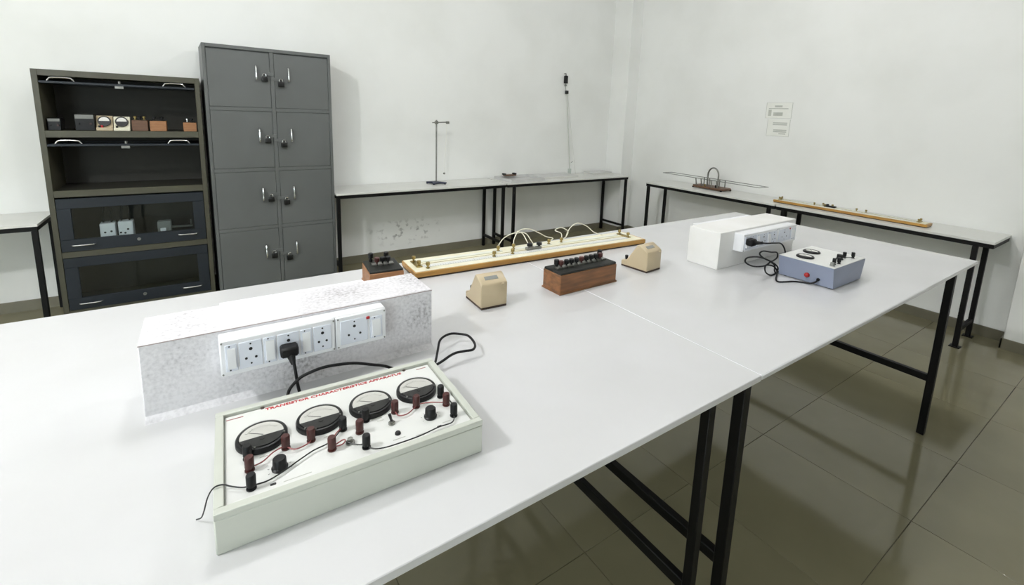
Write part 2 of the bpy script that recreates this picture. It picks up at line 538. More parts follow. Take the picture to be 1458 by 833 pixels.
# ------------------------------------------------------------------ steel locker
def locker():
    x0, x1, y0, y1, z1 = .045, .947, 4.252, 4.637, 1.985
    RZ = .040
    W = x1 - x0; D = y1 - y0
    t = thing('steel_locker', (x0, y0, 0), 'tall grey steel locker with eight padlocked doors against the back wall', 'locker', RZ)
    rows = [.06, .555, 1.035, 1.512, 1.965]
    # carcass: shell with a face frame; the doors lie in it
    b = MB()
    b.box(0, W, .02, D, .06, z1, 'locker_grey', .002)
    b.box(0.0, .022, 0, .021, 0, z1, 'locker_grey', .0015)
    b.box(W - .022, W, 0, .021, 0, z1, 'locker_grey', .0015)
    b.box(.022, W - .022, 0, .021, z1 - .026, z1, 'locker_grey', .0015)
    mid = W / 2 + .005
    b.box(mid - .014, mid + .014, 0, .021, .06, z1 - .026, 'locker_grey', .0015)
    for i, z in enumerate(rows[:-1]):
        b.box(.022, mid - .014, 0, .021, z - .014, z + .014, 'locker_grey', .0015)
        b.box(mid + .014, W - .022, 0, .021, z - .014, z + .014, 'locker_grey', .0015)
    b.box(.03, W - .03, .03, D - .02, 0, .06, 'black_steel')
    b.build('body', t)
    names = ['bottom', 'second', 'third', 'top']
    for r in range(4):
        za, zb = rows[r] + .016, rows[r + 1] - .016
        for side in (0, 1):
            xa, xb = ((.024, mid - .016), (mid + .016, W - .024))[side]
            d = MB()
            d.box(xa, xb, .0005, .018, za, zb, 'locker_grey', .0015)
            do = d.build('door', t)
            s = -1 if side == 0 else 1
            # chrome pull handle
            hx = mid + s * .115
            hz = zb - .10 if r == 3 else zb - .13
            MB().tube([(hx, 0, hz), (hx, -.022, hz - .005), (hx, -.030, hz - .03), (hx, -.030, hz - .085), (hx, -.022, hz - .108), (hx, 0, hz - .113)],
                      .0065, 'chrome', 8, 4).build('handle', do)
            # hasp of the padlock
            lx = mid + s * .058
            lz = hz - .075 - (.035 if side else 0.0)
            hs = MB()
            hs.box(min(mid - s * .012, lx + s * .016), max(mid - s * .012, lx + s * .016), -.005, -.0012, lz + .003, lz + .027, 'locker_grey', .001)
            hs.tube([(lx - .004, -.001, lz + .013), (lx - .004, -.024, lz + .013), (lx + .004, -.024, lz + .013), (lx + .004, -.001, lz + .013)], .002, 'dull_steel', 6, 2)
            hs.build('hasp', do)
            cr, sr = math.cos(RZ), math.sin(RZ)
            pl = thing('padlock', (x0 + cr * lx + sr * .022, y0 + sr * lx - cr * .022, lz - .036),
                       'black padlock on the %s door of the locker\'s %s row' % (('left', 'right')[side], ('bottom', 'second lowest', 'second highest', 'top')[r]),
                       'padlock', rz=RZ + .08 * s, group='padlocks on the grey locker')
            MB().box(-.023, .023, -.012, .012, -.008, .034, 'padlock_black', .006, 2).build('lock_body', pl)
            MB().tube([(-.011, 0, .032), (-.011, 0, .046), (-.006, 0, .054), (.006, 0, .054), (.011, 0, .046), (.011, 0, .032)], .003, 'chrome', 7, 4).build('shackle', pl)
    return t
locker()

# ------------------------------------------------------------------ olive display cabinet
def cabinet():
    x0, x1, y0, y1, z1 = -.872, .016, 4.289, 4.685, 1.726
    W = x1 - x0; D = y1 - y0
    t = thing('display_cabinet', (x0, y0, 0), 'olive steel cabinet with two open shelves above two navy glazed doors', 'cabinet')
    for a, b_ in ((0, .030), (W - .030, W)):
        MB().box(a, b_, 0, D - .006, 0, z1, 'olive_steel', .0015).build('side_panel', t)
    MB().box(.030, W - .030, D - .006, D, 0, z1, 'olive_shaded').build('back_panel', t)
    MB().box(.030, W - .030, 0, D - .006, z1 - .040, z1, 'olive_steel', .0015).build('top_panel', t)
    for za, zb in ((1.288, 1.334), (.884, .930), (.460, .502)):
        MB().box(.030, W - .030, 0, .012, za, zb, 'olive_steel', .0015).box(.030, W - .030, .012, D - .006, zb - .012, zb - .002, 'olive_shaded').build('shelf', t)
    MB().box(.030, W - .030, 0, D - .006, .03, .078, 'olive_steel', .0015).build('bottom_panel', t)
    w0, w1 = .033, W - .033
    def handle(p, x, y, z, up_):
        # bow handle 0.13 long; up_: the bow stands up (door lifted back) or out (door shut)
        q = []
        for u, o in ((-.065, 0), (-.058, .012), (-.040, .024), (.040, .024), (.058, .012), (.065, 0)):
            q.append((x + u, y, z + o) if up_ else (x + u, y - o, z))
        MB().tube(q, .0055, 'chrome', 8, 4).build('handle', p)
        return
    # two doors lifted and pushed back into the cabinet, lying flat below the top of their openings
    for zt in (1.655, 1.245):
        za = zt - .016
        b = MB()
        b.box(w0, w1, -.004, .050, za, zt, 'navy_steel', .002)
        b.box(w0, w0 + .06, .050, .340, za, zt, 'navy_steel', .002).box(w1 - .06, w1, .050, .340, za, zt, 'navy_steel', .002)
        b.box(w0, w1, .300, .350, za, zt, 'navy_steel', .002)
        d = b.build('door', t)
        d['label'] = 'navy framed glass door lifted and slid back flat under its opening'
        MB().box(w0 + .058, w1 - .058, .048, .302, za + .006, za + .010, 'pane_glass').build('pane', d)
        handle(d, .135, .012, zt - .002, True); handle(d, .735, .012, zt - .002, True)
        MB().cyl((.43, .02, zt - .002), (.43, .02, zt + .018), .009, 'dull_steel', 12).box(.405, .452, -.006, -.003, za - .016, za + .002, 'dull_steel', .001).build('lock', d)
    # two shut doors
    for za, zb in ((.504, .874), (.082, .458)):
        b = MB()
        iy0, iy1 = za + .085, zb - .068
        b.box(w0, w1, -.004, .014, za, iy0, 'navy_steel', .002)
        b.box(w0, w1, -.004, .014, iy1, zb, 'navy_steel', .002)
        b.box(w0, w0 + .070, -.004, .014, iy0, iy1, 'navy_steel', .001)
        b.box(w1 - .070, w1, -.004, .014, iy0, iy1, 'navy_steel', .001)
        d = b.build('door', t)
        d['label'] = 'navy framed glazed door, shut'
        MB().box(w0 + .066, w1 - .066, .003, .007, iy0 - .003, iy1 + .003, 'pane_glass').build('pane', d)
        handle(d, .148, -.004, za + .046, False); handle(d, .739, -.004, za + .055, False)
        MB().lathe([(.011, 0), (.011, -.006), (.006, -.006), (.006, -.003)], (.448, -.004, za + .048), 'dull_steel', 16, 'Y').build('lock', d)
    return t
cabinet()

# things standing on the cabinet's shelves
def small_meter(x0, x1, h, face, label, ypos=4.335, zs=1.3325, dial='dial_white', red=None):
    w = x1 - x0
    t = thing('desk_meter', ((x0 + x1) / 2, ypos, zs), label, 'meter')
    MB().prism([(0, 0), (.085, 0), (.085, h), (.045, h), (.018, h * .22), (0, h * .22)], -w / 2, w / 2, face, 'X', .002).build('body', t)
    # round meter on the sloping face
    n = Vector((0, -(h * .78), .027)).normalized()
    c = Vector((0, .030, h * .62))
    r = min(w * .42, .036)
    b = MB()
    b.cyl(c - n * .003, c + n * .012, r, 'black_plastic', 20)
    b.build('bezel', t)
    up_ = Vector((0, .027, h * .78)).normalized()
    m = MB()
    ctr = c + n * .0125
    i = m.mi(dial)
    pts = [ctr + Vector((math.cos(a), 0, 0)) * r * .78 + up_ * r * .78 * math.sin(a) for a in [math.pi * k / 12 for k in range(13)]]
    vs_ = [m.bm.verts.new(q) for q in pts] + [m.bm.verts.new(q - n * .002) for q in pts]
    m.bm.faces.new(vs_[:13]).material_index = i
    for k in range(12):
        m.bm.faces.new((vs_[k], vs_[k + 13], vs_[k + 14], vs_[k + 1])).material_index = i
    m.build('dial', t)
    if red is not None:
        MB().cyl((red, .009, h * .22 - .002), (red, .009, h * .22 + .016), .007, 'red_plastic', 10).build('terminal', t)
    MB().cyl((-.3 * w, .009, h * .22 - .002), (-.3 * w, .009, h * .22 + .014), .006, 'black_plastic', 10).build('terminal', t)
    return t

def black_case(x0, x1, h, label):
    w = x1 - x0
    t = thing('instrument_case', ((x0 + x1) / 2, 4.335, 1.3325), label, 'instrument')
    MB().box(-w / 2, w / 2, 0, .11, 0, h, 'black_plastic', .004).build('case', t)
    MB().box(-w / 2 + .004, w / 2 - .004, -.003, .004, h * .72, h - .004, 'ink_grey', .001).build('face_plate', t)
    MB().cyl((w * .3, -.001, h * .42), (w * .3, -.012, h * .42), .006, 'maroon_plastic', 10).build('terminal', t)
    MB().cyl((-w * .3, -.001, h * .42), (-w * .3, -.012, h * .42), .006, 'black_plastic', 10).build('terminal', t)
black_case(-.836, -.768, .082, 'small black instrument at the left end of the open top shelf')
black_case(-.701, -.598, .112, 'larger black instrument with grey top strip on the open top shelf')
small_meter(-.595, -.507, .102, 'beige_paint', 'beige desk meter with black dial between black instrument and white meter on shelf', red=-.012)
small_meter(-.503, -.413, .098, 'ivory', 'white desk meter with round black dial on the open top shelf')
def wooden_unit(x0, x1, h, label, wood, posts):
    w = x1 - x0
    t = thing('wooden_coil_box', ((x0 + x1) / 2, 4.335, 1.3325), label, 'box')
    MB().box(-w / 2, w / 2, 0, .10, 0, h, wood, .002).build('case', t)
    MB().box(-w / 2 + .006, w / 2 - .006, .006, .094, h - .002, h + .004, 'ebonite', .001).build('top_plate', t)
    for px, m in posts:
        MB().lathe([(.009, 0), (.009, .006), (.005, .008), (.005, .014), (.011, .016), (.011, .026), (.008, .028)], (px, .03, h + .002), m, 12).build('terminal', t)
wooden_unit(-.402, -.312, .076, 'dark wooden box with brass terminals on the open top shelf', 'wood_dark', ((-.025, 'brass'), (.025, 'brass'), (0, 'black_plastic')))
wooden_unit(-.300, -.204, .074, 'tan wooden box with two black knobs on the open top shelf', 'wood_tan', ((-.022, 'black_plastic'), (.022, 'black_plastic')))
wooden_unit(-.104, -.022, .066, 'small tan wooden box at the right end of the open top shelf', 'wood_tan', ((.012, 'black_plastic'), (-.015, 'chrome')))

# behind the glass of the upper shut door
def board_unit(x0, x1, h, label, holes):
    w = x1 - x0
    t = thing('socket_block', ((x0 + x1) / 2, 4.38, .5005), label, 'socket block')
    MB().box(-w / 2, w / 2, 0, .09, 0, h, 'white_plastic', .004).build('block', t)
    for hx, hz in holes:
        MB().cyl((hx, -.001, hz), (hx, .004, hz), .007, 'hole_black', 10).build('socket_hole', t)
    MB().tube([(-w * .3, .05, h), (-w * .3, .05, h + .05), (-w * .2, .06, h + .10), (-w * .35, .08, h + .14)], .006, 'rubber', 7, 4).build('cable', t)
    MB().tube([(w * .25, .05, h), (w * .2, .05, h + .04), (w * .3, .06, h + .08), (w * .1, .08, h + .12)], .006, 'rubber', 7, 4).build('cable', t)
board_unit(-.646, -.562, .165, 'white socket block behind the glass door, left of the pair', ((-.015, .10), (.02, .105)))
board_unit(-.545, -.460, .170, 'white socket block behind the glass door, right of the pair', ((-.03, .09), (-.005, .085), (.012, .112)))
t = thing('grey_instrument', (-.27, 4.38, .5005), 'grey instrument with a long arm behind the glass door, at its right', 'instrument')
MB().box(-.05, .03, 0, .09, 0, .06, 'dark_base', .004).box(-.05, .035, .01, .08, .06, .145, 'ink_grey', .006).build('body', t)
MB().box(.035, .17, .03, .05, .085, .100, 'dull_steel', .003).cyl((.16, .04, .10), (.16, .04, .14), .006, 'dull_steel', 10).build('arm', t)
MB().box(-.032, .003, -.012, 0, .075, .098, 'white_plastic', .003).build('name_plate', t)

# ------------------------------------------------------------------ plug boxes on the tables
def socket_faces(b, kind, x, z, w, h, y):
    """adds one module to MB b. front face looks to -Y, at y."""
    if kind == 'switch':
        b.box(x - w / 2 + .0015, x + w / 2 - .0015, y - .0025, y + .002, z - h / 2 + .002, z + h / 2 - .002, 'switch_plastic', .0008)
        b.prism([(y - .002, z - h * .34), (y - .002, z + h * .34), (y - .0035, z + h * .34), (y - .009, z - h * .30), (y - .008, z - h * .34)], x - w * .30, x + w * .30, 'white_plastic', 'X')
        for zz in (z + h * .42, z - h * .42):
            b.cyl((x - w * .12, y - .003, zz), (x - w * .12, y - .002, zz), .0016, 'hole_black', 8)
    else:
        b.box(x - w / 2 + .0015, x + w / 2 - .0015, y - .0025, y + .002, z - h / 2 + .002, z + h / 2 - .002, 'switch_plastic', .0008)
        for hx, hz, r in ((0, .20, .0034), (0, .38, .0018), (-.20, -.12, .0026), (.20, -.12, .0026), (0, -.32, .0018)):
            b.cyl((x + hx * w, y - .0032, z + hz * h), (x + hx * w, y - .002, z + hz * h), r, 'hole_black', 10)

def plug_box(x0, x1, y0, y1, label, worn, bx0, bx1, split, dep=.040):
    W, D, H = x1 - x0, y1 - y0, .163
    t = thing('plug_box', (x0, y0, TT), label, 'plug box')
    if worn:
        MB().box(0, W, 0, D, 0, H, 'worn_paint', .002).build('body', t)
        MB().prism([(-.012, 0), (.001, 0), (.001, .012)], 0, W, 'worn_paint', 'X').build('fillet', t)
        MB().box(0, W, -.0005, .0006, H - .0034, H - .0016, 'scuff_brown').build('edge_stain', t)
    else:
        MB().box(0, W, 0, D, 0, H, 'box_white', .002).build('body', t)
    for back in (False, True):
        # a surface-mounted board: shallow box, two cover plates, modules
        z0, z1 = H - .088, H - .008
        s = MB().box(bx0, bx1, -dep + .006, 0.001, z0, z1, 'white_plastic', .002)
        brd = s.build('socket_board', t)
        zc = (z0 + z1) / 2; hh = z1 - z0
        MB().box(bx0 + .001, split - .001, -dep, -dep + .007, z0 + .001, z1 - .001, 'white_plastic', .002).build('cover_plate', brd)
        MB().box(split + .001, bx1 - .001, -dep, -dep + .007, z0 + .001, z1 - .001, 'white_plastic', .002).build('cover_plate', brd)
        widths = [.024, .044, .026, .044, .026, .040]
        tot = sum(widths); k = (split - bx0 - .016) / tot
        x = bx0 + .008
        for i, wd in enumerate(widths):
            wd *= k
            m = MB(); socket_faces(m, 'switch' if i % 2 == 0 else 'socket', x + wd / 2, zc, wd, hh - .018, -dep)
            m.build('switch' if i % 2 == 0 else 'socket', brd)
            x += wd
        pw = bx1 - split - .016
        sx = split + .008
        m = MB(); socket_faces(m, 'socket', sx + pw * .33, zc, pw * .64, hh - .018, -dep); m.build('socket', brd)
        m = MB(); socket_faces(m, 'switch', sx + pw * .83, zc - .002, pw * .32, hh - .022, -dep); m.build('switch', brd)
        MB().box(sx + pw * .60, sx + pw * .68, -dep - .0035, -dep, zc + hh * .28, zc + hh * .36, 'red_plastic', .0006).build('indicator', brd)
        sc = MB()
        for (qx, qz) in ((bx0 + .004, z1 - .006), (bx0 + .004, z0 + .006), (split - .004, z1 - .006), (split - .004, z0 + .006),
                         (split + .006, z1 - .006), (split + .006, z0 + .006), (bx1 - .005, z1 - .006), (bx1 - .005, z0 + .006)):
            s1 = MB().cyl((qx, -dep - .0012, qz), (qx, -dep + .001, qz), .0018, 'dull_steel', 8)
            s1.build('screw', brd)
        sc.bm.free()
        if back:
            brd.location = (W, D, 0); brd.rotation_euler = (0, 0, math.pi)
    return t
plug_box(-.129, .4795, 1.0964, 1.2434, 'scuffed grey-white plug box behind the four-meter apparatus', True, .130, .472, .354)
plug_box(1.7935, 2.4373, 1.0998, 1.2531, 'clean white plug box beside the blue instrument', False, .105, .560, .385, .045)

# ------------------------------------------------------------------ transistor apparatus with four meters
def main_kit():
    ang = -.0358
    L, Wd, H = .4195, .258, .066
    t = thing('meter_apparatus', (-.022, .690, TT), 'putty-coloured apparatus with four round meters on a white panel', 'apparatus', ang)
    b = MB()
    b.box(0, L, 0, Wd, 0, H - .010, 'case_putty', .002)
    rim = .013
    for q in ((0, L, 0, rim), (0, L, Wd - rim, Wd), (0, rim, rim, Wd - rim), (L - rim, L, rim, Wd - rim)):
        b.box(q[0], q[1], q[2], q[3], H - .0105, H, 'case_putty', .001)
    b.build('case', t)
    pz = H - .006
    MB().box(rim + .0015, L - rim - .0015, rim + .0015, Wd - rim - .0015, H - .011, pz, 'panel_white', .0006).build('panel', t)
    # meters
    for k, (mx, my) in enumerate(((.0687, .1486), (.1617, .1499), (.2538, .1502), (.3467, .1535))):
        h = MB()
        h.lathe([(.0400, 0), (.0400, .0075), (.0385, .0105), (.0355, .0112), (.0350, .0095)], (mx, my, pz - .001), 'black_plastic', 40)
        mo = h.build('meter', t)
        zt = pz + .0095
        # scale window: upper part of the round face
        d = MB(); i = d.mi('dial_white')
        R_ = .0335
        a0 = math.asin(-.16); pts = [(R_ * math.cos(a0 + (math.pi - 2 * a0) * q / 20), R_ * math.sin(a0 + (math.pi - 2 * a0) * q / 20)) for q in range(21)]
        d.prism([(mx + x, my + y) for x, y in pts], zt - .002, zt, 'dial_white', 'Z')
        d.build('dial', mo)
        # scale ticks and needle
        s = MB()
        for q in range(21):
            a = math.radians(35 + 110 * q / 20)
            r0, r1 = .0255, (.0300 if q % 5 == 0 else .0280)
            p0 = Vector((mx + r0 * math.cos(a), my - .004 + r0 * math.sin(a), zt + .0003)); p1 = Vector((mx + r1 * math.cos(a), my - .004 + r1 * math.sin(a), zt + .0003))
            s.cyl(p0, p1, .00022, 'ink_grey', 4)
        tag(s.build('scale_ticks', mo), kind='stuff')
        a = math.radians(140)
        MB().cyl((mx + .002, my - .003, zt + .0012), (mx + .0245 * math.cos(a), my - .004 + .0245 * math.sin(a), zt + .0012), .0004, 'hole_black', 5).build('needle', mo)
        # black lower cover with a raised lip, and its adjusting screw
        c = MB()
        a1 = math.asin(-.17); pts = [(.0345 * math.cos(math.pi - a1 + (math.pi + 2 * a1) * q / 20), .0345 * math.sin(math.pi - a1 + (math.pi + 2 * a1) * q / 20)) for q in range(21)]
        c.prism([(mx + x, my + y) for x, y in pts], zt - .002, zt + .0018, 'black_plastic', 'Z', .0005)
        c.build('lower_cover', mo)
        MB().cyl((mx, my - .014, zt + .0015), (mx, my - .014, zt + .0028), .004, 'black_plastic', 14).build('zero_screw', mo)
        for (sx, sy) in ((-.0275, -.0235), (.033, -.013), (-.012, -.0335)):
            MB().cyl((mx + sx, my + sy, pz + .0095), (mx + sx, my + sy, pz + .0125), .0016, 'dull_steel', 8).build('screw', mo)
        g = MB().lathe([(.0352, 0), (.0352, .0008)], (mx, my, zt + .0030), 'meter_glass', 32); g.build('glass', mo)
    # terminals
    prof = [(.0072, 0), (.0072, .002), (.0046, .0025), (.0046, .006), (.0068, .0065), (.0068, .0225), (.0058, .0245)]
    protoB = MB().lathe(prof, (0, 0, 0), 'black_plastic', 16).build('terminal', t)
    protoR = MB().lathe(prof, (0, 0, 0), 'maroon_plastic', 16).build('terminal', t)
    blacks = ((.0458, .1080), (.0478, .0360), (.1932, .1060), (.2178, .0400), (.2341, .1110), (.3831, .1140), (.3816, .0460))
    reds = ((.0473, .0780), (.1012, .1040), (.1403, .1030), (.1669, .0630), (.2172, .0840), (.2882, .1090), (.3293, .1060), (.3823, .0840))
    for proto, L_ in ((protoB, blacks), (protoR, reds)):
        for i, (x, y) in enumerate(L_):
            o = proto if i == 0 else copy_part(proto, t)
            o.location = (x, y, pz)
    # knobs, toggle, transistor holder, indicator
    for (x, y) in ((.088, .0600), (.342, .0640)):
        MB().lathe([(.0118, 0), (.0122, .003), (.0105, .0045), (.0098, .0175), (.0085, .0190)], (x, y, pz), 'black_plastic', 24).build('knob', t)
        m = MB()
        for a in (200, 160, 120, 60, 20, -20):
            r = math.radians(a)
            m.cyl((x + .0155 * math.cos(r), y + .0155 * math.sin(r), pz + .0002), (x + .018 * math.cos(r), y + .018 * math.sin(r), pz + .0002), .0004, 'ink_grey', 4)
        m.build('knob_scale', t)
    MB().lathe([(.0062, 0), (.0062, .003), (.004, .0035), (.004, .006)], (.2733, .0798, pz), 'dull_steel', 14).cyl((.2733, .0798, pz + .005), (.2700, .0830, pz + .019), .0022, 'black_plastic', 10, .003).build('toggle_switch', t)
    MB().lathe([(.0052, 0), (.0052, .002), (.004, .004), (.0025, .005)], (.2745, .0479, pz), 'hole_black', 14).build('indicator', t)
    MB().lathe([(.0075, 0), (.0075, .003), (.0045, .0032), (.0045, .009), (.003, .010)], (.1968, .0650, pz), 'dull_steel', 14).build('transistor', t)
    for (x, y) in ((.0761, .0290), (.3462, .0300)):
        MB().box(x - .004, x + .004, y - .002, y + .002, pz - .001, pz + .0012, 'hole_black', .0005).build('slot', t)
    for (x, y) in ((.0751, .2505), (.3502, .2520)):
        MB().lathe([(.0035, 0), (.0035, .0015), (.002, .002)], (x, min(y, .2435), pz), 'dark_base', 10).build('screw', t)
    # lettering
    text_mesh('TRANSISTOR CHARACTERISTICS APPARATUS', .0100, 'ink_red', t, (.0795, .2325, pz + .0002), width=.262)
    bars = MB()
    for (x, y, w) in ((.0165, .2320, .027), (.375, .2325, .021)):
        bars.box(x, x + w, y, y + .0022, pz, pz + .0003, 'wire_red')
    bars.build('red_print', t)
    bars = MB()
    for (x, y, w, a) in ((.070, .112, .020, 0), (.062, .100, .012, 0), (.155, .112, .018, 0), (.160, .100, .010, 0), (.243, .106, .020, 0), (.252, .098, .012, 0),
                         (.343, .105, .016, 0), (.350, .097, .010, 0), (.062, .040, .022, 0), (.090, .026, .040, 0), (.262, .034, .022, 0), (.300, .026, .03, 0), (.355, .036, .016, 0), (.205, .052, .012, 0)):
        bars.box(x, x + w, y, y + .0016, pz, pz + .0003, 'ink_pale')
    tag(bars.build('grey_print', t), kind='stuff')
    # patch wires
    wz = pz + .005
    def wire(pts, m, r=.0011, lift=0.0):
        n = len(pts)
        P = [(x, y, wz + lift * math.sin(math.pi * i / (n - 1))) for i, (x, y) in enumerate(pts)]
        MB().tube(P, r, m, 6, 5).build('wire', t)
    wire([(.0473, .078), (.0652, .0804), (.0807, .0939), (.0925, .1004), (.1012, .104)], 'wire_red', lift=.002)
    wire([(.1012, .104), (.1080, .0920), (.118, .0870), (.1358, .0930), (.1403, .103)], 'wire_red')
    wire([(.2882, .109), (.289, .0904), (.3051, .087), (.3246, .0997), (.3293, .106)], 'wire_red')
    wire([(.3293, .106), (.3519, .0960), (.3823, .084)], 'wire_red', lift=.003)
    wire([(.1932, .106), (.1808, .0935), (.1713, .0792), (.1669, .063)], 'wire_red', lift=.003)
    wire([(.1669, .063), (.1857, .0687), (.1880, .0620), (.1811, .0575), (.1669, .063)], 'wire_red', lift=.004)
    wire([(.0478, .036), (.0678, .0344), (.0885, .0422), (.115, .0572), (.1396, .070), (.1669, .078), (.1932, .106)], 'wire_black')
    wire([(.2178, .040), (.2250, .0260), (.2400, .0190), (.2659, .0170), (.3048, .0175), (.3415, .0230), (.3695, .0240), (.3816, .046)], 'wire_black')
    wire([(.1900, .0650), (.2013, .0512), (.2178, .040)], 'wire_black')
    wire([(.3831, .114), (.3900, .095), (.3905, .0708), (.3816, .046)], 'wire_black')
    MB().tube([(.0478, .036, wz), (.0367, .0383, wz), (.0232, .0470, pz + .006), (.0109, .0540, H + .003), (.0000, .0540, H + .002), (-.008, .056, H - .012), (-.014, .062, .030), (-.019, .072, .012), (-.026, .082, .0035)],
              .0011, 'wire_black', 6, 5).build('wire', t)
    # mains lead: plug in the board behind, then looped along the back of the case
    def loc(x, y, z):
        c, s = math.cos(ang), math.sin(ang)
        dx, dy = x + .022, y - .690
        return (c * dx + s * dy, -s * dx + c * dy, z - TT)
    P = [(.128, 1.022, 1.022), (.130, 1.016, 1.010), (.132, 1.010, .990), (.134, 1.006, .964), (.137, 1.000, .942), (.142, .985, .922), (.130, .975, .920), (.112, .985, .930),
         (.116, .998, .955), (.136, 1.0, .975), (.157, 1.0, .983), (.185, 1.0, .987), (.214, 1.0, .985), (.251, 1.0, .978), (.290, 1.0, .963), (.321, 1.0, .950),
         (.360, .995, .928), (.400, .980, .922), (.440, .972, .934), (.488, .984, .942), (.517, .983, .942), (.544, .982, .940), (.562, 1.006, .940), (.565, 1.046, .944), (.551, 1.068, .944),
         (.526, 1.083, .944), (.491, 1.066, .944), (.462, 1.020, .940), (.440, .985, .932), (.415, .955, .930), (.395, .938, .930)]
    lead = MB().tube([loc(*q) for q in P], .0032, 'rubber', 8, 5).build('mains_lead', t)
    pl = MB()
    # three-pin plug: tapered body with a cord grip
    def lb(x0, x1, y0, y1, z0, z1, m, bv): 
        a = loc(x0, y0, z0); c_ = loc(x1, y1, z1)
        pl.box(a[0], c_[0], a[1], c_[1], a[2], c_[2], m, bv)
    lb(.108, .144, 1.026, 1.0545, 1.014, 1.036, 'rubber', .004)
    pl.cyl(loc(.128, 1.036, 1.018), loc(.130, 1.018, 1.002), .0095, 'rubber', 12, .0045)
    pl.build('plug', lead)
    return t
main_kit()

# ------------------------------------------------------------------ metre bridge on the far edge of the tables
def bridge(loc, ang, L, W, label, name='metre_bridge', small=False):
    t = thing(name, loc, label, 'metre bridge', ang)
    H = .026
    MB().box(0, L, 0, W, .006, H, 'wood_honey', .0015).box(.004, L - .004, .004, W - .004, 0, .006, 'dark_base').build('base_board', t)
    MB().box(.004, L - .014, .006, W - .004, H - .001, H + .0025, 'ivory', .0008).build('top_board', t)
    # scale strip and wire
    MB().box(.05, L - .08, W * .24, W * .40, H + .002, H + .005, 'panel_white', .0006).build('scale', t)
    m = MB()
    for k in range(101):
        x = .055 + (L - .14) * k / 100
        m.box(x - .0004, x + .0004, W * .24, W * (.34 if k % 10 == 0 else .29), H + .0045, H + .0053, 'ink_grey')
    tag(m.build('graduations', t), kind='stuff')
    MB().cyl((.04, W * .45, H + .006), (L - .07, W * .45, H + .006), .0009, 'brass', 6).build('bridge_wire', t)
    # thick metal strips along the rear and the ends
    for (a, b_) in ((.06, L * .36), (L * .40, L * .58), (L * .62, L - .09)):
        MB().box(a, b_, W * .62, W * .76, H + .002, H + .006, 'strip_white', .0008).build('metal_strip', t)
    for x in (.035, L - .065):
        MB().box(x - .011, x + .011, W * .30, W * .80, H + .002, H + .007, 'brass', .0008).build('end_strip', t)
    pr = [(.0075, 0), (.0075, .004), (.0035, .005), (.0035, .010), (.008, .011), (.008, .022), (.006, .024)]
    pz = H + .0045
    spots = [(.035, W * .36), (.035, W * .74), (.060, W * .16), (L * .345, W * .69), (L * .41, W * .69), (L * .57, W * .69), (L * .63, W * .69), (L - .065, W * .36), (L - .065, W * .74),
             (L * .30, W * .30), (L * .375, W * .30)]
    p0 = None
    for i, (x, y) in enumerate(spots):
        if p0 is None:
            p0 = MB().lathe(pr, (0, 0, 0), 'brass', 12).build('terminal', t); o = p0
        else:
            o = copy_part(p0, t)
        o.location = (x, y, pz)
    return t, H
br, BH = bridge((.632, 1.600, TT), -.0555, 1.208, .168, 'long wooden metre bridge with ivory top and looped white wires on the table edge')
def bw(pts): MB().tube(pts, .0022, 'wire_white', 7, 6).build('wire', br)
Lb, Wb = 1.208, .168
bw([(Lb * .345, Wb * .69, .045), (Lb * .36, Wb * .85, .050), (Lb * .395, Wb * 1.0, .072), (Lb * .44, Wb * .95, .092), (Lb * .475, Wb * .85, .088), (Lb * .49, Wb * .75, .06), (Lb * .50, Wb * .69, .038)])
bw([(Lb * .41, Wb * .69, .045), (Lb * .425, Wb * .85, .068), (Lb * .455, Wb * .95, .100), (Lb * .50, Wb * .95, .102), (Lb * .545, Wb * .9, .078), (Lb * .575, Wb * .9, .058), (Lb * .60, Wb * .8, .050), (Lb * .57, Wb * .69, .045)])
bw([(Lb * .47, Wb * .55, .034), (Lb * .468, Wb * .7, .060), (Lb * .466, Wb * .9, .085), (Lb * .445, Wb * .98, .098)])
bw([(Lb * .63, Wb * .69, .045), (Lb * .645, Wb * .85, .066), (Lb * .625, Wb * .97, .080), (Lb * .66, Wb * 1.0, .088), (Lb * .685, Wb * .92, .070), (Lb * .672, Wb * .85, .050), (Lb * .65, Wb * .8, .04)])
bw([(Lb * .67, Wb * .85, .050), (Lb * .695, Wb * .92, .085), (Lb * .735, Wb * .95, .104), (Lb * .78, Wb * .9, .086), (Lb * .81, Wb * .82, .055), (Lb * .85, Wb * .75, .036)])
# sliding contact lying across the bridge
t = thing('jockey', (1.205, 1.640, TT + .031), 'black-knobbed metal jockey resting on the metre bridge', 'jockey', -.0555)
MB().box(-.035, .045, -.008, .010, 0, .012, 'dull_steel', .002).box(-.02, .00, -.012, .012, .012, .018, 'dull_steel', .001).build('arm', t)
for x in (-.015, .035):
    MB().lathe([(.005, 0), (.005, .006), (.013, .008), (.013, .018), (.010, .020)], (x, .001, .010), 'black_plastic', 14).build('knob', t)

